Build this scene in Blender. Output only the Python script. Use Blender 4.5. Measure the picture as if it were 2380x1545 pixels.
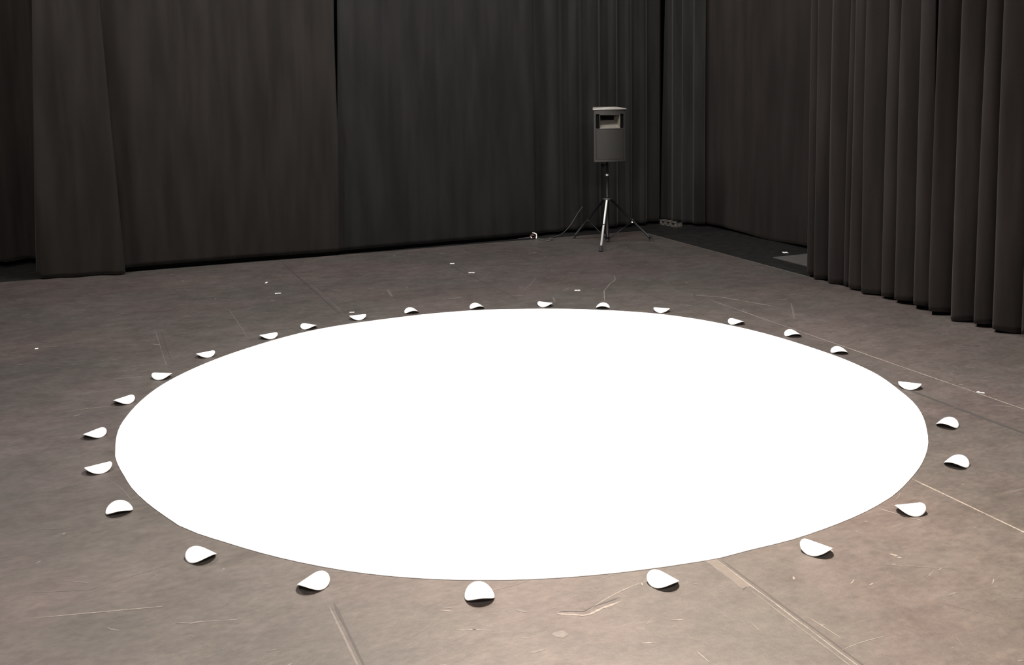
import bpy, bmesh, math, random
from mathutils import Vector, Matrix
R = math.radians
for o in list(bpy.data.objects): bpy.data.objects.remove(o)
SC = bpy.context.scene
COL = SC.collection

# ------------------------------------------------------------------ camera
F_PX, CX, CY, W_PX, H_PX = 2400.0, 1190.0, 450.0, 2380, 1545
PITCH, ROLL, CAM_H = 0.116653, -0.016366, 2.0
FX, FY = 0.384788, 0.923005
fwd = Vector((FX*math.cos(PITCH), FY*math.cos(PITCH), -math.sin(PITCH)))
rt0 = Vector((FY, -FX, 0)); up0 = rt0.cross(fwd)
rt = rt0*math.cos(ROLL) + up0*math.sin(ROLL)
up = -rt0*math.sin(ROLL) + up0*math.cos(ROLL)
cd = bpy.data.cameras.new('camera'); cam = bpy.data.objects.new('camera', cd); COL.objects.link(cam)
M = Matrix((rt, up, -fwd)).transposed().to_4x4(); M.translation = (0, 0, CAM_H); cam.matrix_world = M
cd.sensor_width = 36; cd.lens = 36*F_PX/W_PX; cd.shift_y = -((H_PX/2) - CY)/W_PX
cd.clip_start = .05; cd.clip_end = 100
SC.camera = cam

# ------------------------------------------------------------------ world, exposure, lamps
SC.view_settings.view_transform = 'Standard'; SC.view_settings.look = 'None'
SC.view_settings.gamma = 1; SC.view_settings.use_curve_mapping = False
SC.view_settings.exposure = 0.0
w = bpy.data.worlds.new('world'); SC.world = w; w.use_nodes = True
w.node_tree.nodes['Background'].inputs[0].default_value = (.5, .47, .45, 1)
w.node_tree.nodes['Background'].inputs[1].default_value = 0.02

def spot(name, loc, aim, power, color, angle, blend=.8, size=.12):
    l = bpy.data.lights.new(name, 'SPOT'); l.energy = power; l.color = color
    l.spot_size = R(angle); l.spot_blend = blend; l.shadow_soft_size = size
    o = bpy.data.objects.new(name, l); COL.objects.link(o); o.location = loc
    d = Vector(aim) - Vector(loc); o.rotation_euler = d.to_track_quat('-Z', 'Y').to_euler()
    return o
spot('stage_lamp', (3.0, 5.8, 5.9), (2.95, 4.4, 0), 3200, (1.0, .92, .86), 92, 1.0, .07)
spot('stage_lamp', (2.6, 5.2, 5.9), (1.9, 2.6, 0), 2500, (1.0, .81, .62), 72, 1.0, .07)
spot('stage_lamp', (3.2, 5.0, 5.9), (2.35, 3.1, 0), 1500, (1.0, .74, .48), 36, 1.0, .07)
def panel(name, loc, aim, sx, sy, power, color):
    l = bpy.data.lights.new(name, 'AREA'); l.shape = 'RECTANGLE'; l.size = sx; l.size_y = sy; l.energy = power; l.color = color
    o = bpy.data.objects.new(name, l); COL.objects.link(o); o.location = loc
    o.rotation_euler = (Vector(aim)-Vector(loc)).to_track_quat('-Z', 'Y').to_euler(); return o
# unseen fill panels added in front, overhead and at the side to brighten the rear
panel('front_fill', (.5, -2.0, 5.8), (3.0, 11.5, 1.0), 6.0, 1.2, 820, (1.0, .94, .90))
panel('overhead_fill', (3.4, 8.0, 6.3), (3.6, 10.4, .3), 4.0, 1.0, 430, (.98, .98, .97))
panel('side_fill', (-1.5, 9.0, 6.0), (6.6, 7.4, 2.4), .6, 2.4, 520, (1.0, .94, .91))

# ------------------------------------------------------------------ helpers
def ground(px, py, z=0.0):
    """Point on the horizontal plane z seen at a photograph pixel (survey of the stage floor)."""
    d = rt*((px-CX)/F_PX) + up*((CY-py)/F_PX) + fwd
    t = (z-CAM_H)/d.z
    return Vector((d.x*t, d.y*t, z))

def nodemat(name):
    m = bpy.data.materials.new(name); m.use_nodes = True
    nt = m.node_tree; return m, nt, nt.nodes['Principled BSDF']

def simple(name, col, rough=.6, metal=0, spec=.5, noise=0, scale=30):
    m, nt, b = nodemat(name)
    b.inputs['Roughness'].default_value = rough; b.inputs['Metallic'].default_value = metal
    b.inputs['Specular IOR Level'].default_value = spec
    tc = nt.nodes.new('ShaderNodeTexCoord'); n = nt.nodes.new('ShaderNodeTexNoise'); n.inputs['Scale'].default_value = scale
    nt.links.new(tc.outputs['Object'], n.inputs['Vector'])
    r = nt.nodes.new('ShaderNodeValToRGB')
    r.color_ramp.elements[0].position = .3; r.color_ramp.elements[1].position = .7
    r.color_ramp.elements[0].color = tuple(c*(1-noise) for c in col)+(1,)
    r.color_ramp.elements[1].color = tuple(min(1, c*(1+noise)) for c in col)+(1,)
    nt.links.new(n.outputs['Fac'], r.inputs['Fac']); nt.links.new(r.outputs['Color'], b.inputs['Base Color'])
    return m

def fabric(name, c1, c2, sheen=.35):
    m, nt, b = nodemat(name)
    b.inputs['Roughness'].default_value = .95; b.inputs['Specular IOR Level'].default_value = .1
    b.inputs['Sheen Weight'].default_value = sheen; b.inputs['Sheen Roughness'].default_value = .45
    b.inputs['Sheen Tint'].default_value = (.55, .48, .44, 1)
    tc = nt.nodes.new('ShaderNodeTexCoord')
    mp = nt.nodes.new('ShaderNodeMapping'); mp.inputs['Scale'].default_value = (6, 6, .7)
    n = nt.nodes.new('ShaderNodeTexNoise'); n.inputs['Scale'].default_value = 1.2; n.inputs['Detail'].default_value = 5
    r = nt.nodes.new('ShaderNodeValToRGB')
    r.color_ramp.elements[0].position = .36; r.color_ramp.elements[1].position = .66
    r.color_ramp.elements[0].color = c1+(1,); r.color_ramp.elements[1].color = c2+(1,)
    n2 = nt.nodes.new('ShaderNodeTexNoise'); n2.inputs['Scale'].default_value = 420; n2.inputs['Detail'].default_value = 2
    bp = nt.nodes.new('ShaderNodeBump'); bp.inputs['Strength'].default_value = .35; bp.inputs['Distance'].default_value = .002
    L = nt.links.new
    L(tc.outputs['Object'], mp.inputs['Vector']); L(mp.outputs['Vector'], n.inputs['Vector'])
    L(n.outputs['Fac'], r.inputs['Fac']); L(r.outputs['Color'], b.inputs['Base Color'])
    L(tc.outputs['Object'], n2.inputs['Vector']); L(n2.outputs['Fac'], bp.inputs['Height']); L(bp.outputs['Normal'], b.inputs['Normal'])
    return m

def floor_material():
    m, nt, b = nodemat('scuffed black stage floor')
    L = nt.links.new; N = nt.nodes.new
    tc = N('ShaderNodeTexCoord')
    def noise(scale, detail=4, sc=(1, 1, 1), rot=0, rough=.55):
        mp = N('ShaderNodeMapping'); mp.inputs['Scale'].default_value = sc; mp.inputs['Rotation'].default_value = (0, 0, R(rot))
        n = N('ShaderNodeTexNoise'); n.inputs['Scale'].default_value = scale; n.inputs['Detail'].default_value = detail
        n.inputs['Roughness'].default_value = rough
        L(tc.outputs['Object'], mp.inputs['Vector']); L(mp.outputs['Vector'], n.inputs['Vector']); return n.outputs['Fac']
    def ramp(f, p0, p1, c0, c1):
        r = N('ShaderNodeValToRGB'); r.color_ramp.elements[0].position = p0; r.color_ramp.elements[1].position = p1
        r.color_ramp.elements[0].color = c0+(1,); r.color_ramp.elements[1].color = c1+(1,); L(f, r.inputs['Fac']); return r.outputs['Color']
    def mix(f, a, b_, mode='MIX', fac=None):
        x = N('ShaderNodeMix'); x.data_type = 'RGBA'; x.blend_type = mode
        if f is None: x.inputs['Factor'].default_value = fac
        else: L(f, x.inputs['Factor'])
        L(a, x.inputs['A']); 
        if isinstance(b_, tuple): x.inputs['B'].default_value = b_+(1,)
        else: L(b_, x.inputs['B'])
        return x.outputs['Result']
    base = ramp(noise(1.1, 3), .38, .62, (.050, .0425, .038), (.064, .053, .048))
    tint = ramp(noise(.8, 4, rot=30), .42, .58, (1.035, .975, .975), (.97, 1.0, .975))
    base = mix(None, base, tint, 'MULTIPLY', 1.0)
    mott = ramp(noise(6, 6, (1, 1.6, 1), 20), .35, .68, (.86, .86, .86), (1.12, 1.12, 1.12))
    base = mix(None, base, mott, 'MULTIPLY', 1.0)
    fine = ramp(noise(22, 6, (1, 1.5, 1), -15, .7), .34, .66, (.80, .80, .80), (1.2, 1.2, 1.2))
    base = mix(None, base, fine, 'MULTIPLY', 1.0)
    spk = ramp(noise(75, 3, (1, 1, 1), 0, .6), .70, .78, (0, 0, 0), (1, 1, 1))
    sp2 = N('ShaderNodeMath'); sp2.operation = 'MULTIPLY'; sp2.inputs[1].default_value = .35; L(spk, sp2.inputs[0])
    base = mix(sp2.outputs[0], base, (.13, .115, .105))
    for k, (sc, rot, p) in enumerate((((.7, 16, 1), 22, .66), ((.8, 20, 1), -12, .68), ((.9, 22, 1), 62, .70))):
        s = ramp(noise(1.6, 5, sc, rot, .65), p, p+.08, (0, 0, 0), (1, 1, 1))
        ms = N('ShaderNodeMath'); ms.operation = 'MULTIPLY'; ms.inputs[1].default_value = .28; L(s, ms.inputs[0])
        base = mix(ms.outputs[0], base, (.17, .152, .138))
    L(base, b.inputs['Base Color'])
    rr = ramp(noise(5, 4), .3, .7, (.46, .46, .46), (.62, .62, .62)); L(rr, b.inputs['Roughness'])
    b.inputs['Specular IOR Level'].default_value = .45
    bp = N('ShaderNodeBump'); bp.inputs['Strength'].default_value = .5; bp.inputs['Distance'].default_value = .003
    L(noise(26, 8, (1, 1, 1), 0, .7), bp.inputs['Height']); L(bp.outputs['Normal'], b.inputs['Normal'])
    return m

MAT = dict(
    floor=floor_material(),
    scuff=simple('pale scuff', (.135, .118, .104), .6, noise=.25, scale=60),
    scuff2=simple('faint scuff', (.08, .070, .064), .6, noise=.2, scale=60),
    scuff3=simple('worn pale edge', (.20, .17, .14), .6, noise=.3, scale=30),
    strip=simple('floor tape', (.072, .060, .052), .55, noise=.1, scale=40),
    seam=simple('dark seam', (.026, .022, .020), .7),
    bare=simple('bare black boards', (.0060, .0055, .005), .75, spec=.25, noise=.5, scale=9),
    wall=simple('black painted wall', (.012, .012, .012), .9, spec=.1, noise=.2, scale=4),
    ceiling=simple('black ceiling', (.01, .01, .01), .95, spec=.1),
    white=simple('white vinyl', (.86, .85, .83), .5, spec=.35, noise=.01, scale=3),
    shell=simple('white glazed', (.84, .83, .80), .4, noise=.01, scale=20),
    velvet=fabric('black serge', (.0105, .0091, .0080), (.0168, .0144, .0129), .12),
    velvet2=fabric('black serge cool', (.0100, .0095, .0090), (.0158, .0149, .0141), .12),
    velvet3=fabric('black velour', (.0105, .0087, .0080), (.0170, .0138, .0128), .12),
    hem_shade=simple('black lining', (.004, .004, .004), 1.0, spec=0),  # black tone standing for the shade below the hems
    plastic=simple('dark grey plastic', (.017, .0155, .014), .5, noise=.15, scale=60),
    grille=simple('perforated grille', (.011, .0098, .0076), .6, noise=.25, scale=220),
    hornm=simple('horn plastic', (.13, .118, .098), .5, noise=.1),
    cap=simple('painted lit top', (.21, .195, .172), .45, noise=.1),  # pale tone paints the light from above onto the dark cabinet's top
    black=simple('black', (.003, .003, .003), .9, spec=.05),
    blackmetal=simple('black painted steel', (.007, .007, .0075), .5, spec=.3),
    steel=simple('bright steel', (.75, .73, .70), .5, metal=.55),  # bright metal; on the front leg it paints in a highlight
    rubber=simple('black rubber', (.01, .01, .01), .8),
    tape=simple('white tape', (.8, .78, .74), .6),
    cable=simple('grey cable', (.07, .065, .06), .5),
    redc=simple('dark red plastic', (.06, .02, .018), .5),
    greyfloor=simple('grey floor panel', (.070, .066, .061), .6, noise=.15, scale=12),
    galv=simple('galvanised metal', (.12, .11, .10), .5, metal=.3, noise=.45, scale=45),
)

def obj(name, bm, mat, parent=None, smooth=False):
    me = bpy.data.meshes.new(name); bm.normal_update(); bm.to_mesh(me); bm.free()
    if smooth:
        for p in me.polygons: p.use_smooth = True
    o = bpy.data.objects.new(name, me); COL.objects.link(o)
    for m in (mat if isinstance(mat, (list, tuple)) else [mat]): me.materials.append(m)
    if parent: o.parent = parent
    return o
def tag(o, label, cat, group=None):
    o['label'] = label; o['category'] = cat
    if group: o['group'] = group
    return o
def struct(o): o['kind'] = 'structure'; return o
def thing(name, loc, label, cat, rz=0, group=None):
    o = bpy.data.objects.new(name, None); COL.objects.link(o); o.location = loc; o.rotation_euler = (0, 0, rz)
    o.empty_display_size = .1; return tag(o, label, cat, group)
def box(bm, x0, x1, y0, y1, z0, z1, mi=0):
    v = [bm.verts.new((x, y, z)) for z in (z0, z1) for x, y in ((x0, y0), (x1, y0), (x1, y1), (x0, y1))]
    for f in ((3, 2, 1, 0), (4, 5, 6, 7), (0, 1, 5, 4), (1, 2, 6, 5), (2, 3, 7, 6), (3, 0, 4, 7)):
        bm.faces.new([v[i] for i in f]).material_index = mi
def tube(bm, pts, rad, n=10, caps=True, mi=0):
    pts = [Vector(p) for p in pts]; rings = []
    for i, p in enumerate(pts):
        t = (pts[min(i+1, len(pts)-1)] - pts[max(i-1, 0)]).normalized()
        a = Vector((0, 0, 1)) if abs(t.z) < .9 else Vector((1, 0, 0))
        u = t.cross(a).normalized(); v = t.cross(u)
        r = rad[i] if isinstance(rad, (list, tuple)) else rad
        rings.append([bm.verts.new(p + (u*math.cos(2*math.pi*k/n) + v*math.sin(2*math.pi*k/n))*r) for k in range(n)])
    for a, b in zip(rings, rings[1:]):
        for k in range(n):
            f = bm.faces.new((a[k], a[(k+1) % n], b[(k+1) % n], b[k])); f.smooth = True; f.material_index = mi
    if caps:
        bm.faces.new(rings[0]).material_index = mi; bm.faces.new(list(reversed(rings[-1]))).material_index = mi
def bevel(o, wd=.004, seg=2):
    md = o.modifiers.new('bevel', 'BEVEL'); md.width = wd; md.segments = seg; md.limit_method = 'ANGLE'; md.angle_limit = R(35)
    return o

# ------------------------------------------------------------------ the room
def plane_box(name, b, m):
    bm = bmesh.new(); box(bm, *b); return struct(obj(name, bm, m))
plane_box('floor', (-7.0, 9.2, -4.0, 14.6, -.12, -.006), MAT['bare'])
plane_box('wall_back', (-7.0, 9.2, 14.4, 14.6, 0, 6.6), MAT['wall'])
plane_box('wall_right', (9.0, 9.2, -4.0, 14.4, 0, 6.6), MAT['wall'])
plane_box('wall_left', (-7.2, -7.0, -4.0, 14.4, 0, 6.6), MAT['wall'])
plane_box('wall_front', (-7.0, 9.2, -4.2, -4.0, 0, 6.6), MAT['wall'])
plane_box('ceiling', (-7.0, 9.2, -4.0, 14.6, 6.6, 6.7), MAT['ceiling'])

# scuffed stage floor, with its seams and scratches lying in its own mesh
rng = random.Random(7)
bm = bmesh.new()
X0, X1, Y0, Y1 = -6.0, 6.40, -3.0, 11.27
box(bm, X0, X1, Y0, Y1, -.006, 0)
for v in bm.verts:
    if v.co.y > 5: v.co.y = 11.215 + (6.4 - v.co.x)*.021
def ribbon(pts, wds, mi, z=.0006):
    vs = []
    for i, p in enumerate(pts):
        t = (pts[min(i+1, len(pts)-1)] - pts[max(i-1, 0)]); t.z = 0; t.normalize()
        n = Vector((-t.y, t.x, 0)); wd = wds if not isinstance(wds, (list, tuple)) else wds[i]
        vs.append((bm.verts.new((p.x+n.x*wd/2, p.y+n.y*wd/2, z)), bm.verts.new((p.x-n.x*wd/2, p.y-n.y*wd/2, z))))
    for a, b in zip(vs, vs[1:]):
        f = bm.faces.new((a[0], a[1], b[1], b[0])); f.material_index = mi
def seam(x, ya, yb, wd, mi, dx=0, z=.0006, n=14):
    pts = [Vector((x + dx*(i/n) + rng.uniform(-1, 1)*.0012, ya + (yb-ya)*i/n, 0)) for i in range(n+1)]
    wds = [wd*rng.uniform(.5, 1.25) for _ in pts]; wds[0] = wds[-1] = wd*.2
    ribbon(pts, wds, mi, z)
def pxline(pp, wd, mi, z=.0008):
    g = [ground(*p) for p in pp]; pts = []
    for a, b in zip(g, g[1:]):
        for k in range(5): pts.append(a.lerp(b, k/5))
    pts.append(g[-1]); wds = [wd*rng.uniform(.6, 1.2) for _ in pts]; wds[0] = wds[-1] = wd*.15
    ribbon(pts, wds, mi, z)
seam(4.985, 7.6, 3.2, .009, 1); seam(4.985, 6.0, 3.2, .008, 5, z=.0009); seam(4.93, 9.8, 7.6, .006, 2)
seam(4.655, 5.05, 3.0, .028, 3); seam(4.63, 8.3, 5.0, .006, 3)
seam(3.645, 3.74, 2.2, .009, 1); seam(3.640, 3.72, 2.4, .005, 5, z=.0009); seam(3.50, 11.2, 8.3, .008, 3); seam(3.60, 10.7, 9.3, .006, 2)
ribbon([Vector((2.284, 3.43, 0)), Vector((2.284, 3.30, 0)), Vector((2.284, 3.17, 0))], .038, 4, .0004)
seam(2.262, 3.43, 3.17, .006, 2); seam(2.305, 3.43, 2.2, .006, 1); seam(2.325, 3.4, 2.2, .009, 3); seam(2.283, 3.16, 2.3, .007, 2)
seam(.785, 3.72, 2.9, .012, 3); seam(.765, 3.7, 2.9, .009, 2)
seam(1.93, 11.2, 8.35, .012, 3); seam(1.97, 10.2, 8.5, .007, 2); seam(1.10, 9.1, 8.0, .008, 2); seam(.46, 8.6, 7.4, .008, 2); seam(.50, 8.5, 7.6, .005, 3)
pxline([(1735, 1363), (1726, 1371)], .006, 3)
pxline([(2040, 1181), (2095, 1197), (2147, 1211)], .007, 1)
pxline([(1598, 684), (1680, 691), (1800, 712)], .016, 1)
pxline([(1500, 668), (1560, 672), (1640, 692)], .009, 2)
pxline([(1640, 692), (1720, 722), (1800, 753)], .008, 2)
pxline([(262, 882), (300, 877), (335, 876)], .009, 1)
pxline([(1405, 700), (1404, 676), (1417, 660), (1430, 650), (1428, 640)], .009, 1)
pxline([(1290, 708), (1380, 703), (1450, 694), (1500, 680)], .010, 2)
pxline([(1838, 704), (1843, 722), (1846, 742)], .016, 2)
pxline([(1025, 696), (1050, 694), (1078, 690)], .012, 1)
pxline([(1220, 672), (1233, 662), (1245, 645)], .012, 2)
pxline([(1290, 702), (1285, 690)], .014, 2)
pxline([(1294, 1426), (1356, 1430), (1372, 1427), (1400, 1413), (1445, 1397)], .012, 1)
pxline([(1300, 1420), (1355, 1421), (1380, 1409), (1440, 1388)], .007, 3)
pxline([(400, 1449), (480, 1444), (560, 1439)], .004, 1)
pxline([(180, 965), (240, 952), (310, 938)], .006, 2)
pxline([(170, 968), (190, 962)], .012, 1)
pxline([(245, 998), (282, 990)], .006, 2)
pxline([(20, 793), (55, 784)], .018, 2); pxline([(140, 841), (180, 841)], .009, 2)
pxline([(900, 672), (912, 690)], .03, 2); pxline([(798, 702), (822, 694)], .012, 2)
pxline([(2295, 936), (2330, 944)], .005, 2)
pxline([(2155, 1022), (2230, 1032), (2300, 1048)], .005, 2); pxline([(2155, 1060), (2230, 1082), (2330, 1120)], .005, 2)
pxline([(1618, 1512), (1650, 1540)], .004, 1); pxline([(1880, 1435), (1960, 1486)], .004, 1); pxline([(2220, 1478), (2240, 1505)], .004, 2)
pxline([(2068, 1287), (2086, 1292)], .02, 1); pxline([(2084, 1295), (2097, 1296)], .01, 1); pxline([(2073, 1312), (2084, 1311)], .008, 1)
pxline([(1283, 1474), (1320, 1474)], .045, 2)
for a, b in (((1490, 1495), (1520, 1493)), ((1560, 1440), (1590, 1440)), ((1095, 1462), (1150, 1466)), ((1210, 1481), (1235, 1482)), ((1020, 1418), (1060, 1421)), ((1060, 1465), (1110, 1462)), ((2020, 1360), (2030, 1355)), ((2212, 1505), (2216, 1505))):
    pxline([a, b], .005, 1)
def edge_y(x): return 11.215 + (6.4-x)*.021
ribbon([Vector((3.75+k*.26, edge_y(3.75+k*.26)-.006, 0)) for k in range(11)], [.003, .008, .012, .012, .010, .009, .011, .010, .008, .009, .006], 1)
ribbon([Vector((6.392, 11.2-k*.34, 0)) for k in range(11)], [.004, .008, .005, .008, .004, .009, .006, .010, .012, .010, .008], 1)
def flecks(n, x0, x1, y0, y1, lmin, lmax, w0, w1, ang0, spread, bright=.3):
    for _ in range(n):
        x, y = rng.uniform(x0, x1), rng.uniform(y0, y1)
        a = R(rng.gauss(ang0, spread)); ln = rng.uniform(lmin, lmax); cv = rng.uniform(-.5, .5)
        pts = []
        for k in range(7):
            t = k/6; pts.append(Vector((x, y, 0))); x += math.cos(a)*ln/6; y += math.sin(a)*ln/6; a += cv/6
        if any(not (X0 < p.x < X1-.02 and Y0 < p.y < Y1-.05) for p in pts): continue
        wd = rng.uniform(w0, w1); wds = [wd*(.3+.9*math.sin(math.pi*(k+.4)/7)) for k in range(7)]
        ribbon(pts, wds, 1 if rng.random() < bright else 2, .0007)
flecks(90, -1.5, 6.3, 1.8, 5.5, .08, .4, .0015, .004, 5, 28, .3)
flecks(60, -1.5, 1.0, 4.0, 9.0, .1, .5, .0025, .006, -8, 16, .3)
flecks(60, -1.5, 6.3, 7.5, 11.1, .04, .16, .005, .012, -20, 25, .35)
flecks(60, 4.6, 6.3, 4.0, 9.5, .03, .12, .004, .010, -30, 30, .35)
flecks(70, -1.5, 6.3, 1.8, 5.0, .008, .03, .003, .008, 0, 60, .5)
flecks(160, -.8, 4.6, 1.8, 4.4, .01, .06, .003, .010, 12, 50, .12)
flecks(70, .2, 6.2, 8.3, 11.1, .02, .07, .008, .02, -20, 40, .25)
struct(obj('floor', bm, [MAT['floor'], MAT['scuff'], MAT['scuff2'], MAT['seam'], MAT['strip'], MAT['scuff3']]))
# plain grey covering of the wing behind the right-hand curtain
bm = bmesh.new(); box(bm, 6.735, 8.9, 2.0, 8.95, -.006, .002); struct(obj('floor', bm, MAT['greyfloor']))

# ------------------------------------------------------------------ the curtains
def smooth_noise(seed, step):
    r = random.Random(seed); vals = {}
    def f(s):
        i = math.floor(s/step); t = s/step - i
        for k in (i-1, i, i+1, i+2):
            if k not in vals: vals[k] = random.Random(seed*7919+k).uniform(-1, 1)
        a, b, c, d = (vals[i+k] for k in (-1, 0, 1, 2))
        return b + .5*t*(c-a + t*(2*a-5*b+4*c-d + t*(3*(b-c)+d-a)))
    return f
def curtain(name, label, A, B, disp, mat, zbot=lambda s: .03, ztop=5.6, ds=.014, nz=20, edge0=None, edge1=None, group=None, hem=True, hem_shade=None):
    """A hanging cloth from plan point A to B. disp(s, z) = offset towards the stage; edge0/edge1(z) move the side edges."""
    A = Vector(A+(0,)); B = Vector(B+(0,)); Lg = (B-A).length; t = (B-A).normalized(); n = Vector((t.y, -t.x, 0))
    ns = max(4, int(Lg/ds))
    def sheet(z0f, z1f, nz_, off, power=1.5):
        bm = bmesh.new(); rows = []
        for j in range(nz_+1):
            row = []
            for i in range(ns+1):
                u = i/ns; s0 = u*Lg; z0, z1 = z0f(s0), z1f(s0); z = z0 + (z1-z0)*(j/nz_)**power
                a = edge0(z) if edge0 else 0; b = edge1(z) if edge1 else 0
                s = s0 + a*(1-u)**3 + b*u**3
                d = disp(s, z)
                sx, dd = (d if isinstance(d, tuple) else (0, d))
                p = A + t*(s+sx) + n*(dd+off); row.append(bm.verts.new((p.x, p.y, z)))
            rows.append(row)
        for a, b in zip(rows, rows[1:]):
            for i in range(ns): bm.faces.new((a[i], a[i+1], b[i+1], b[i])).smooth = True
        return bm
    o = obj(name, sheet(zbot, lambda s: ztop, nz, 0, 1.6), mat, smooth=True)
    md = o.modifiers.new('thickness', 'SOLIDIFY'); md.thickness = .004; md.offset = 1
    tag(o, label, 'curtain', group)
    if hem:
        h = obj('hem', sheet(lambda s: zbot(s)-.002, lambda s: zbot(s)+.105, 3, .0012, 1), mat, o, smooth=True)
        md = h.modifiers.new('thickness', 'SOLIDIFY'); md.thickness = .0015; md.offset = 1
    if hem_shade:  # added black sheet, stands in for the shaded gap under the hem
        l = obj('hem_shade', sheet(lambda s: .0008, lambda s: .35, 3, hem_shade, 1), MAT['hem_shade'], o, smooth=True)
        md = l.modifiers.new('thickness', 'SOLIDIFY'); md.thickness = .004; md.offset = 1
    return o

na, nb, nc = smooth_noise(11, .55), smooth_noise(12, .21), smooth_noise(13, .9)
nd, nw = smooth_noise(14, .12), smooth_noise(15, .5)
def back_disp(s, z):
    k = 1 - .25*z/5
    return .020*na(s)*k + .009*nb(s + .05*z)*k + .012*math.sin(z*.9)*nc(s)
def hemz(s): return .047 + .010*nw(s) + .004*nb(s)
GRP = 'black curtains around the stage'
# left-hand: gathered curtain far behind
curtain('curtain', 'dark gathered curtain hanging furthest back in the left corner', (-3.6, 12.35), (-.05, 12.35),
        lambda s, z: .07*math.sin(s*2*math.pi/.34 + .8*na(s)) + .03*nb(s), MAT['velvet'], lambda s: .06, group=GRP, hem=False)
curtain('curtain', 'narrow black curtain panel at the left, overlapping in front of the back curtain', (-.50, 11.33), (.345, 11.22),
        lambda s, z: .030*math.sin(s*2*math.pi/.36+1.2)*(.5+.2*z) + .012*nb(s) + .03*math.exp(-((s-.80)/.07)**2) - (.05*math.exp(-(s/.06)**2)),
        MAT['velvet'], lambda s: .012 + (.05*math.exp(-(s/.04)**2)), edge0=lambda z: .05*z, edge1=lambda z: -.031*z, group=GRP)
Z_SL = 1.27
def slit(z): return -.038*max(0, min(1, (z-Z_SL)/1.2))**.8 if z > Z_SL else 0
curtain('curtain', 'wide flat black back curtain left of the long open slit', (.15, 11.375), (2.605, 11.345),
        lambda s, z: (.028*z*s/2.455, back_disp(s, z) + (.02*math.exp(-((s-2.455)/.05)**2)*math.exp(-((z-Z_SL)/.12)**2))), MAT['velvet'], hemz, edge1=slit, group=GRP, hem_shade=-.008)
curtain('curtain', 'middle black back curtain between the open slit and the seam by the white cable end', (2.600, 11.365), (5.055, 11.42),
        lambda s, z: (.028*z*(1-s/2.455), .7*back_disp(s+7.3, z)+.006 + .02*math.exp(-(s/.04)**2)*math.exp(-((z-Z_SL)/.10)**2)), MAT['velvet2'], lambda s: .042+.006*nw(s), group=GRP,
        edge0=lambda z: .012*max(0, min(1, (z-Z_SL)/1.0)), hem_shade=-.010)
def disp_c(s, z):
    g = min(1, s/.5)
    return .02 + g*((.034 + .016*min(1, s/1.4))*math.sin(s*2*math.pi/.27 + 1.3*na(s*1.3)) * (1-.1*z/5) + .020*nb(s)) - 1.0*max(0, s-1.88)
curtain('curtain', 'black back curtain in soft folds directly behind the loudspeaker', (5.03, 11.47), (7.16, 11.705), disp_c, MAT['velvet2'], lambda s: .035, group=GRP, ds=.01)
# corner
curtain('curtain', 'bunched narrow folds of black curtain in the far right corner', (7.06, 11.76), (7.30, 11.13),
        lambda s, z: .030*math.sin(s*2*math.pi/.17+.5+1.4*nb(s))+.014*nd(s+.03*z), MAT['velvet2'], lambda s: .03, group=GRP, ds=.006, edge0=lambda z: .015*z)
def disp_e(s, z): return .03*na(s+3)+.012*nb(s+2)
curtain('curtain', 'flat black curtain between the far corner and the heavy pleated curtain', (7.37, 11.26), (7.47, 7.2), disp_e, MAT['velvet3'],
        lambda s: .03 - .028*math.exp(-((s-1.40)/.35)**2), group=GRP)

# right-hand pleated curtains, one fold after another from far to near
RX = 6.50
folds = [7.98, 7.85, 7.68, 7.46, 7.35, 7.15, 6.93, 6.75, 6.52, 6.30, 6.14, 5.86, 5.69, 5.45, 5.2, 4.9]
def pleat_disp(y_start, fl, amp, seed):
    nn = smooth_noise(seed, .3)
    def f(s, z):
        y = y_start - s
        k = 0
        while k < len(fl)-1 and fl[k+1] >= y: k += 1
        a = fl[k]; b = fl[min(k+1, len(fl)-1)]
        wdt = max(.08, a-b); u = min(1, max(0, (a-y)/wdt))
        h = math.sin(math.pi*u**.62)**.8 if 0 < u < 1 else 0
        A_ = amp*min(1.25, .45+wdt/.22)
        return A_*h*(1 + .35*nn(y*3.1)) + .014*nn(s + .1*z) + .008*nn((s+.07*z)*2.7) - .012*max(0, z-1.5)*.3*h
    return f
curtain('curtain', 'heavy pleated black curtain at the right, beside the gap to the wing', (RX, 8.02), (RX-.06, 6.32),
        pleat_disp(8.02, folds, .12, 31), MAT['velvet3'], lambda s: .010+.040*abs(nw(s*1.6)), group=GRP, ds=.006, edge1=lambda z: -.018*z, hem_shade=-.035)
curtain('curtain', 'nearest heavy pleated black curtain at the far right, in front of the narrow slit', (RX-.06, 6.29), (RX+.04, 3.6),
        pleat_disp(6.29, [6.29, 6.14, 5.86, 5.69, 5.45, 5.2, 4.95, 4.7, 4.45, 4.2, 3.95, 3.7, 3.5], .14, 33), MAT['velvet3'], lambda s: .010+.040*abs(nw(s*1.6+4)), group=GRP, ds=.006, hem_shade=-.035,
        edge0=lambda z: .03*max(0, 1.2-z))

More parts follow.
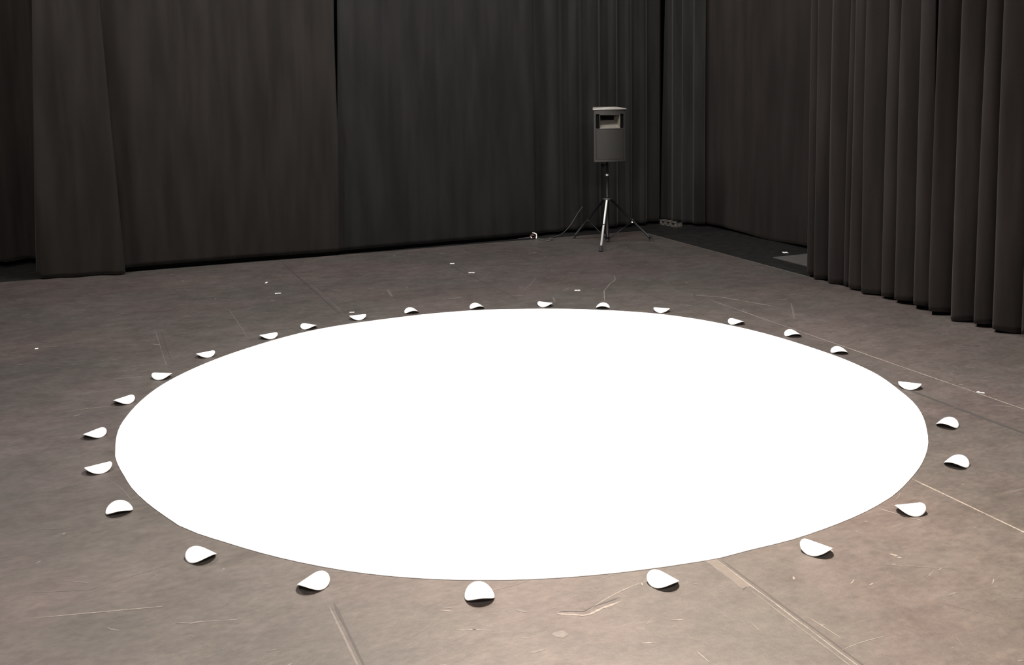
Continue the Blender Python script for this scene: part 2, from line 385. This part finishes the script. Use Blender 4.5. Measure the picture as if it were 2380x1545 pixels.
# ------------------------------------------------------------------ the white circle
PROF = [(4.0, 2.329), (18.3, 2.355), (36.8, 2.399), (52.6, 2.375), (67.4, 2.356), (73.7, 2.364), (87.3, 2.349), (95.5, 2.341), (110.3, 2.370), (123.3, 2.352), (127.6, 2.350), (138.2, 2.355), (149.1, 2.365), (157.3, 2.362), (164.4, 2.36), (168.5, 2.362), (177.1, 2.355), (180.8, 2.358), (188.3, 2.351), (192.8, 2.357), (198.1, 2.361), (203.1, 2.368), (206.8, 2.38), (210.1, 2.377), (214.6, 2.366), (224.1, 2.369), (229.6, 2.374), (235.6, 2.373), (243.0, 2.364), (256.8, 2.345), (263.6, 2.342), (267.6, 2.346), (271.4, 2.337), (276.6, 2.347), (281.3, 2.351), (290.9, 2.366), (294.2, 2.37), (300.2, 2.366), (306.6, 2.368), (314.1, 2.368), (319.1, 2.365), (326.2, 2.371), (331.3, 2.371), (336.8, 2.36), (344.7, 2.363), (349.7, 2.353)]
DX, DY = 2.4273, 5.7604
bm = bmesh.new(); rim_t, rim_b = [], []
P2 = PROF + [(PROF[0][0]+360, PROF[0][1])]
NP = len(PROF)
for i_, ((a0, r0), (a1, r1)) in enumerate(zip(P2, P2[1:])):
    rp, rn = PROF[i_-1][1], PROF[(i_+2) % NP][1]
    n = max(1, int((a1-a0)/2))
    for k in range(n):
        t = k/n; a = R(a0+(a1-a0)*t); r = r0 + .5*t*((r1-rp) + t*(2*rp-5*r0+4*r1-rn + t*(3*(r0-r1)+rn-rp)))
        rim_t.append(bm.verts.new((math.cos(a)*r, math.sin(a)*r, .004))); rim_b.append(bm.verts.new((math.cos(a)*r, math.sin(a)*r, .0009)))
bm.faces.new(rim_t); bm.faces.new(list(reversed(rim_b)))
for i in range(len(rim_t)):
    j = (i+1) % len(rim_t); bm.faces.new((rim_b[i], rim_b[j], rim_t[j], rim_t[i]))
disc = obj('round_mat', bm, MAT['white']); disc.location = (DX, DY, 0)
tag(disc, 'large round brilliant white mat lying flat in the middle of the stage floor', 'mat')

# ------------------------------------------------------------------ the bent white discs around it
SHELLS = [
 (1.246, 7.917, 1.848, .070, .87, 'small white arched disc, flat top edge and left tip, on the far left rim'),
 (1.593, 8.081, .586, .069, .889, 'small white arched disc seen as slim teardrop, tip right, on the far left rim'),
 (2.024, 8.211, 1.569, .069, .948, 'bowl-shaped looking white arched disc just in front of a tiny white tape scrap'),
 (2.492, 8.229, 3.102, .069, .934, 'small white arched dome, first one right of the tape scrap on the far rim'),
 (3.047, 8.132, 3.077, .072, .912, 'small white arched dome at the far rim with dark underside, left of the rim\'s top'),
 (3.607, 7.945, .607, .069, .939, 'small white arched disc almost touching the far rim, slim teardrop below the tape scrap'),
 (4.016, 7.663, 2.585, .069, .889, 'small white arched dome on the far rim straight below the loudspeaker stand'),
 (4.388, 7.32, .798, .068, .855, 'small white half-moon disc with flat top edge on the far rim, right of the loudspeaker'),
 (4.697, 6.699, .122, .068, .885, 'small white teardrop disc alone on the far right rim with its tip to the right'),
 (4.856, 6.202, 2.832, .070, .919, 'small white arched disc on the far right rim where the long pale seam begins'),
 (4.852, 5.68, 2.689, .066, .841, 'small white arched dome sitting on the long pale floor seam at the right'),
 (4.70, 4.848, .72, .068, .84, 'white half-moon disc with flat top on the right rim, beside the dark seam end'),
 (4.374, 4.221, 2.054, .068, .974, 'white arched disc at the widest right of the circle, upper one, tip left'),
 (3.977, 3.77, 2.026, .068, .964, 'white arched disc furthest right of the ring, lower and larger one, tip left'),
 (3.356, 3.437, 1.358, .067, 1.0, 'white teardrop disc at the lower right rim above a short pale scratch'),
 (2.722, 3.302, .356, .066, .95, 'big white teardrop disc at the lower right rim, tip pointing right, shadow under tip'),
 (2.005, 3.335, .212, .065, .84, 'big white teardrop disc on the warm lit floor at the front, beside the taped seam'),
 (1.31, 3.533, 2.896, .067, .885, 'nearest white arched dome at the front middle, its dark opening facing the viewer'),
 (.744, 3.889, 2.252, .067, .901, 'white teardrop disc at the front left, tip low left, above a floor seam'),
 (.361, 4.323, .491, .067, .84, 'white teardrop disc at the lower left rim with its tip pointing right'),
 (.062, 4.972, .027, .068, .80, 'white arched dome at the left rim, flat dark opening underneath, lowest of the left side'),
 (-.017, 5.553, 1.869, .067, .879, 'white half-moon disc at the left rim, tip left, beside the bend of the circle edge'),
 (-.027, 6.123, 2.288, .066, .873, 'white teardrop disc furthest left of the ring with its sharp tip left and dark shadow'),
 (.151, 6.699, 2.204, .067, .927, 'white teardrop disc upper left of the ring, tip left, below the short thin scratch'),
 (.41, 7.149, 1.013, .067, .992, 'white arched disc at the upper left rim, tip right touching the circle edge'),
 (.74, 7.583, 1.886, .067, .898, 'white half-moon disc at the upper left rim, tip left, between the seam ends'),
]
def shell(x, y, yaw, r, a, label):
    bm = bmesh.new(); NR, NT, TH = 12, 56, .0022
    def mp(u, v, off):
        ph = u*a; RR = r/a
        return (math.sin(ph)*(RR+off), v*r, RR*(math.cos(ph)-math.cos(a)) + math.cos(ph)*off + .0012)
    layers = []
    for off in (0, -TH):
        c = bm.verts.new(mp(0, 0, off)); rings = []
        for i in range(1, NR+1):
            q = i/NR
            if i == NR: q = 1.0 if off == 0 else .992
            rings.append([bm.verts.new(mp(q*math.cos(2*math.pi*k/NT), q*math.sin(2*math.pi*k/NT), off)) for k in range(NT)])
        layers.append((c, rings))
    for li, (c, rings) in enumerate(layers):
        for k in range(NT):
            f = [c, rings[0][k], rings[0][(k+1) % NT]]; bm.faces.new(f if li == 0 else f[::-1]).smooth = True
        for a_, b_ in zip(rings, rings[1:]):
            for k in range(NT):
                f = [a_[k], b_[k], b_[(k+1) % NT], a_[(k+1) % NT]]; bm.faces.new(f if li == 0 else f[::-1]).smooth = True
    t, b = layers[0][1][-1], layers[1][1][-1]
    for k in range(NT): bm.faces.new((t[k], b[k], b[(k+1) % NT], t[(k+1) % NT]))
    zmin = min(v.co.z for v in bm.verts)
    for v in bm.verts: v.co.z += .001 - zmin
    o = obj('arched_disc', bm, MAT['shell']); o.location = (x, y, 0); o.rotation_euler = (0, 0, yaw)
    tag(o, label, 'disc', 'small bent white discs set round the white circle')
for sx in SHELLS: shell(*sx)

# ------------------------------------------------------------------ loudspeaker on its tripod
BX, BY = 5.655, 10.665
st = thing('speaker_stand', (BX, BY, 0), 'black tripod stand with a highlight painted on its front leg, holding up the loudspeaker', 'speaker stand')
lx = lambda g: Vector((g.x-BX, g.y-BY, 0))
feet = [lx(ground(1396, 585)), lx(ground(1334, 554)), lx(ground(1515, 561))]
bm = bmesh.new(); tube(bm, [(0, 0, .035), (0, 0, .53)], .019, 14); obj('lower_tube', bm, MAT['blackmetal'], st)
bm = bmesh.new(); tube(bm, [(0, 0, .50), (0, 0, .9615)], .0145, 14); obj('pole', bm, MAT['blackmetal'], st)
bm = bmesh.new(); tube(bm, [(0, 0, .785), (0, 0, .808)], .0165, 14); o = obj('ring', bm, MAT['steel'], st); o['label'] = 'bright ring on the pole'
bm = bmesh.new(); tube(bm, [(0, 0, .495), (0, 0, .500), (0, 0, .520), (0, 0, .524)], [.048, .058, .058, .03], 18)
cl = obj('collar', bm, MAT['plastic'], st)
bm = bmesh.new(); tube(bm, [(-.015, 0, .90), (-.05, -.01, .905)], .009, 8); tube(bm, [(-.05, -.01, .905), (-.075, -.015, .91)], .022, 10)
obj('knob', bm, MAT['blackmetal'], st)
bm = bmesh.new(); tube(bm, [(0, 0, .02), (0, 0, .06)], .026, 14); obj('lower_hub', bm, MAT['blackmetal'], st)
for k, f in enumerate(feet):
    d = f.normalized(); top = d*.045 + Vector((0, 0, .502)); bot = f + Vector((0, 0, .022))
    mat = MAT['steel'] if k == 0 else MAT['blackmetal']  # front leg's pale colour paints the light reflected along it
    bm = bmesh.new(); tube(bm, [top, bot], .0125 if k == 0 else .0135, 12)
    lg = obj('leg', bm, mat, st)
    if k == 0: lg['label'] = 'front leg with a bright highlight painted on'
    bm = bmesh.new(); tube(bm, [top.lerp(bot, .93), top.lerp(bot, .97), f+Vector((0, 0, .002))], [.016, .02, .023], 12); obj('rubber_foot', bm, MAT['rubber'], lg)
    mid = top.lerp(bot, .52)
    bm = bmesh.new(); tube(bm, [mid + Vector((0, 0, -.012)), d*.026 + Vector((0, 0, .045))], .006, 8); obj('brace', bm, MAT['blackmetal'], st)
    bm = bmesh.new(); tube(bm, [mid + Vector((0, 0, -.025)), mid + Vector((0, 0, .015))], .011, 8); o = obj('joint', bm, MAT['steel'] if k == 2 else MAT['blackmetal'], lg)

vdir = Vector((-BX, -BY, 0)).normalized(); rdir = Vector((FY, -FX, 0))
face = (vdir + rdir*.20).normalized()
rz = math.atan2(face.y, face.x) + math.pi/2
ZB, HB, WF, WB, DP, BUL = .962, .60, .186, .125, .33, .028
sp = thing('loudspeaker', (BX, BY, ZB), 'dark grey loudspeaker with horn opening above its grille, up on the tripod stand', 'loudspeaker', rz)
def yf(x): return -DP/2 - BUL*(1-(x/WF)**2)
def strip(bm, x0, x1, z0, z1, off0, off1, n=10):
    n = max(2, n); fr = []
    for i in range(n+1):
        x = x0+(x1-x0)*i/n; y = yf(x)
        fr.append([bm.verts.new((x, y-off0, z0)), bm.verts.new((x, y-off0, z1)), bm.verts.new((x, y+off1, z1)), bm.verts.new((x, y+off1, z0))])
    for a, b in zip(fr, fr[1:]):
        for k in range(4): bm.faces.new((a[k], b[k], b[(k+1) % 4], a[(k+1) % 4]))
    bm.faces.new(fr[0][::-1]); bm.faces.new(fr[-1])
def outline(z, g=0, front=True):
    pts = [(-WF-g, -DP/2+.012), (-WB-g, DP/2), (WB+g, DP/2), (WF+g, -DP/2+.012)]
    if front: pts += [(x*(WF+g)/WF, yf(x)-g) for x in [WF*(1-i/7) for i in range(15)]]
    return [(x, y, z) for x, y in pts]
bm = bmesh.new()   # shell of the cabinet: sides, back, bottom, top
for pair in ((0, .03), (HB-.03, HB)):
    a = [bm.verts.new(p) for p in outline(pair[0])]; b = [bm.verts.new(p) for p in outline(pair[1])]
    bm.faces.new(a); bm.faces.new(b[::-1])
    for i in range(len(a)): j = (i+1) % len(a); bm.faces.new((a[i], b[i], b[j], a[j]))
bk = [(-WF, yf(-WF)), (-WB, DP/2), (WB, DP/2), (WF, yf(WF))]
inn = [(-WF+.015, yf(-WF)), (-WB+.012, DP/2-.015), (WB-.012, DP/2-.015), (WF-.015, yf(WF))]
for i in range(3):
    q = [bk[i], bk[i+1], inn[i+1], inn[i]]
    a = [bm.verts.new((x, y, .02)) for x, y in q]; b = [bm.verts.new((x, y, HB-.02)) for x, y in q]
    bm.faces.new(a); bm.faces.new(b[::-1])
    for k in range(4): bm.faces.new((a[k], b[k], b[(k+1) % 4], a[(k+1) % 4]))
HZ0, HZ1, HX = .385, .548, .120
strip(bm, -WF, -WF+.024, .02, HB-.02, 0, .02, 2); strip(bm, WF-.024, WF, .02, HB-.02, 0, .02, 2)
strip(bm, -WF+.02, WF-.02, HZ1, HB-.02, 0, .02, 12); strip(bm, -WF+.02, WF-.02, .37, HZ0, 0, .02, 12)
strip(bm, -WF+.02, WF-.02, .0, .03, 0, .02, 12)
bmesh.ops.recalc_face_normals(bm, faces=bm.faces)
bevel(obj('cabinet', bm, MAT['plastic'], sp), .003)
bm = bmesh.new()
cr = lambda p, h: (p[0], p[1], p[2] + h*max(0, 1-(p[0]/WF)**2))
a = [bm.verts.new(p) for p in outline(HB, .012)]; b = [bm.verts.new(cr(p, .016)) for p in outline(HB+.012, .006)]
bm.faces.new(a); bm.faces.new(b[::-1])
for i in range(len(a)): j = (i+1) % len(a); bm.faces.new((a[i], b[i], b[j], a[j]))
bmesh.ops.recalc_face_normals(bm, faces=bm.faces)
o = bevel(obj('top_cap', bm, MAT['cap'], sp), .004); o['label'] = 'curved top edge with overhead light painted in'
bm = bmesh.new(); strip(bm, -WF+.026, WF-.026, .030, .368, .003, .008, 14); bmesh.ops.recalc_face_normals(bm, faces=bm.faces)
gr = bevel(obj('grille', bm, MAT['grille'], sp), .003); gr['label'] = 'fine mesh grille over the woofer'
bm = bmesh.new(); strip(bm, -.022, .018, .045, .053, .006, 0, 3); bmesh.ops.recalc_face_normals(bm, faces=bm.faces); obj('badge', bm, MAT['plastic'], gr)
# horn flare: four sloped walls down to a small throat
bm = bmesh.new(); th = (.080, .028, -.02)
NX = 10
outer_b = [bm.verts.new((-HX+2*HX*i/NX, yf(-HX+2*HX*i/NX)+.002, HZ0)) for i in range(NX+1)]
outer_t = [bm.verts.new((-HX+2*HX*i/NX, yf(-HX+2*HX*i/NX)+.002, HZ1)) for i in range(NX+1)]
zc = HZ0+.112
in_b = [bm.verts.new((-th[0]+2*th[0]*i/NX, th[2], zc-th[1])) for i in range(NX+1)]
in_t = [bm.verts.new((-th[0]+2*th[0]*i/NX, th[2], zc+th[1])) for i in range(NX+1)]
for i in range(NX):
    bm.faces.new((outer_b[i], outer_b[i+1], in_b[i+1], in_b[i])); bm.faces.new((outer_t[i+1], outer_t[i], in_t[i], in_t[i+1]))
    bm.faces.new((in_b[i], in_b[i+1], in_t[i+1], in_t[i]))
bm.faces.new((outer_b[0], in_b[0], in_t[0], outer_t[0])); bm.faces.new((outer_b[-1], outer_t[-1], in_t[-1], in_b[-1]))
bmesh.ops.recalc_face_normals(bm, faces=bm.faces)
h = obj('horn', bm, MAT['hornm'], sp); md = h.modifiers.new('t', 'SOLIDIFY'); md.thickness = .003
bm = bmesh.new(); box(bm, -th[0]+.002, th[0]-.002, th[2]-.006, th[2]-.002, zc-th[1]+.002, zc+th[1]-.002); obj('throat', bm, MAT['black'], h)
for sg in (-1, 1):
    bm = bmesh.new(); x0, x1 = sorted((sg*(HX+.004), sg*(WF-.028)))
    strip(bm, x0, x1, HZ0+.002, HZ1-.002, -.016, .03, 3); bmesh.ops.recalc_face_normals(bm, faces=bm.faces)
    obj('port', bm, MAT['black'], sp)

# ------------------------------------------------------------------ small things by the curtains
def curve_tube(name, pts, rad, mat, parent=None, n=8):
    P = [Vector(p) for p in pts]; out = []
    for i in range(len(P)-1):
        a, b, c, d = P[max(i-1, 0)], P[i], P[i+1], P[min(i+2, len(P)-1)]
        for k in range(8):
            t = k/8; out.append(b + .5*t*((c-a) + t*((2*a-5*b+4*c-d) + t*(3*(b-c)+d-a))))
    out.append(P[-1]); bm = bmesh.new(); tube(bm, out, rad, n); return obj(name, bm, mat, parent)
def gz(px, py, z): v = ground(px, py, z); return (v.x, v.y, v.z)
t = thing('cable', (0, 0, 0), 'thin grey cable with a bright white end lying at the foot of the back curtain', 'cable')
curve_tube('lead', [gz(1204, 555, .005), gz(1220, 553, .005), gz(1232, 551, .01), gz(1238, 547, .03)], .005, MAT['cable'], t)
curve_tube('lead', [gz(1246, 552, .005), gz(1256, 554.5, .006), gz(1266, 555, .006), (5.33, 11.27, .03), (5.47, 11.30, .12), (5.60, 11.33, .27), (5.68, 11.36, .34)], .0032, MAT['cable'], t)
curve_tube('lead', [gz(1252, 554.5, .005), gz(1262, 558, .006), gz(1275, 559.5, .006), gz(1284, 557, .006), gz(1283, 554.5, .006), gz(1276, 554, .006)], .005, MAT['cable'], t)
bb = ground(1246, 555)
c0 = Vector((bb.x, bb.y, 0))
def q(dx, z, back=0): return c0 + rdir*dx + Vector((0, 0, z)) + Vector((FX, FY, 0))*back
bm = bmesh.new(); tube(bm, [q(-.045, .075), q(-.02, .070), q(.004, .058), q(.006, .03), q(.002, .006)], .0075, 8)
o = obj('white_end', bm, MAT['tape'], t); o['label'] = 'bright white bent end piece'
bm = bmesh.new(); tube(bm, [q(-.07, .035), q(-.062, .022), q(-.052, .012)], .006, 8); o = obj('white_tip', bm, MAT['tape'], t)
bm = bmesh.new(); tube(bm, [q(-.068, .04), q(-.05, .052), q(-.03, .045), q(-.012, .03), q(-.03, .012), q(-.05, .012)], .008, 8); o = obj('plug', bm, MAT['redc'], t); o['label'] = 'dark red brown plug'

t = thing('outlet_box', (6.99, 11.43, -.006), 'low worn metal box with three square openings on the bare floor in the back corner', 'box', R(-83))
bm = bmesh.new(); L_, D_, H_ = .36, .08, .07
cells = [(-.18, -.15), (-.095, -.045), (.01, .055), (.11, .18)]
for a, b in cells: box(bm, a, b, -D_/2, D_/2, .001, H_)
box(bm, -.18, .18, -D_/2, D_/2, .001, .016); box(bm, -.18, .18, -D_/2-.006, D_/2, H_-.014, H_); box(bm, -.18, .18, D_/2-.006, D_/2, .001, H_)
obj('housing', bm, MAT['galv'], t)
for a, b in ((-.15, -.095), (-.045, .01), (.055, .11)):
    bm = bmesh.new(); box(bm, a+.004, b-.004, 0, .004, .018, H_-.016); obj('socket', bm, MAT['black'], t)

# ------------------------------------------------------------------ scraps of tape
def scrap(px, py, ln, wd, ang, label, z=.0012, bend=0):
    g = ground(px, py); bm = bmesh.new(); n = 4; r_ = []
    for i in range(n+1):
        u = (i/n-.5)*ln; v = bend*math.cos(math.pi*(i/n-.5)); e = wd/2*(1 + .2*math.sin(i*2.1))
        zz = .0006 + .002*(i % 2)
        r_.append([bm.verts.new((u, v-e, z)), bm.verts.new((u, v+e, z)), bm.verts.new((u, v+e, z+zz)), bm.verts.new((u, v-e, z+zz))])
    for a, b in zip(r_, r_[1:]):
        for k in range(4): bm.faces.new((a[k], b[k], b[(k+1) % 4], a[(k+1) % 4]))
    bm.faces.new(r_[0]); bm.faces.new(r_[-1][::-1]); bmesh.ops.recalc_face_normals(bm, faces=bm.faces)
    o = obj('tape_scrap', bm, MAT['tape']); o.location = (g.x, g.y, 0 if z > 0 else z); o.rotation_euler = (0, 0, R(ang))
    tag(o, label, 'tape scrap', 'tiny white tape scraps on the floor'); return o
scrap(1051, 613, .045, .030, -18, 'tiny white scrap on the dark floor, upper of the two below the back curtain middle', bend=.006)
scrap(1096, 634, .060, .030, -22, 'tiny white scrap on the dark floor, lower of the two below the back curtain middle', bend=.006)
scrap(619, 657, .018, .050, -25, 'tiny upright-looking white scrap on the left rear floor, upper of a pair')
scrap(646, 682, .055, .024, -5, 'tiny slanted white scrap on the left rear floor, lower of a pair', bend=.005)
scrap(1342, 675, .050, .030, -22, 'tiny white scrap on the floor between the far rim and the tripod')
scrap(818, 726, .040, .022, -20, 'tiny white scrap just behind the bowl-shaped disc on the far left rim')
scrap(2279, 912.5, .045, .014, -60, 'tiny white scrap lying on the long pale seam at the right')
scrap(1825, 587, .055, .060, -20, 'bright little white spot on bare black floor beneath the wing curtain')  # plain white spot of unsettled origin, built in the scrap shape
scrap(85, 810.5, .022, .022, 0, 'tiny pale speck of tape on the dark floor at far left')
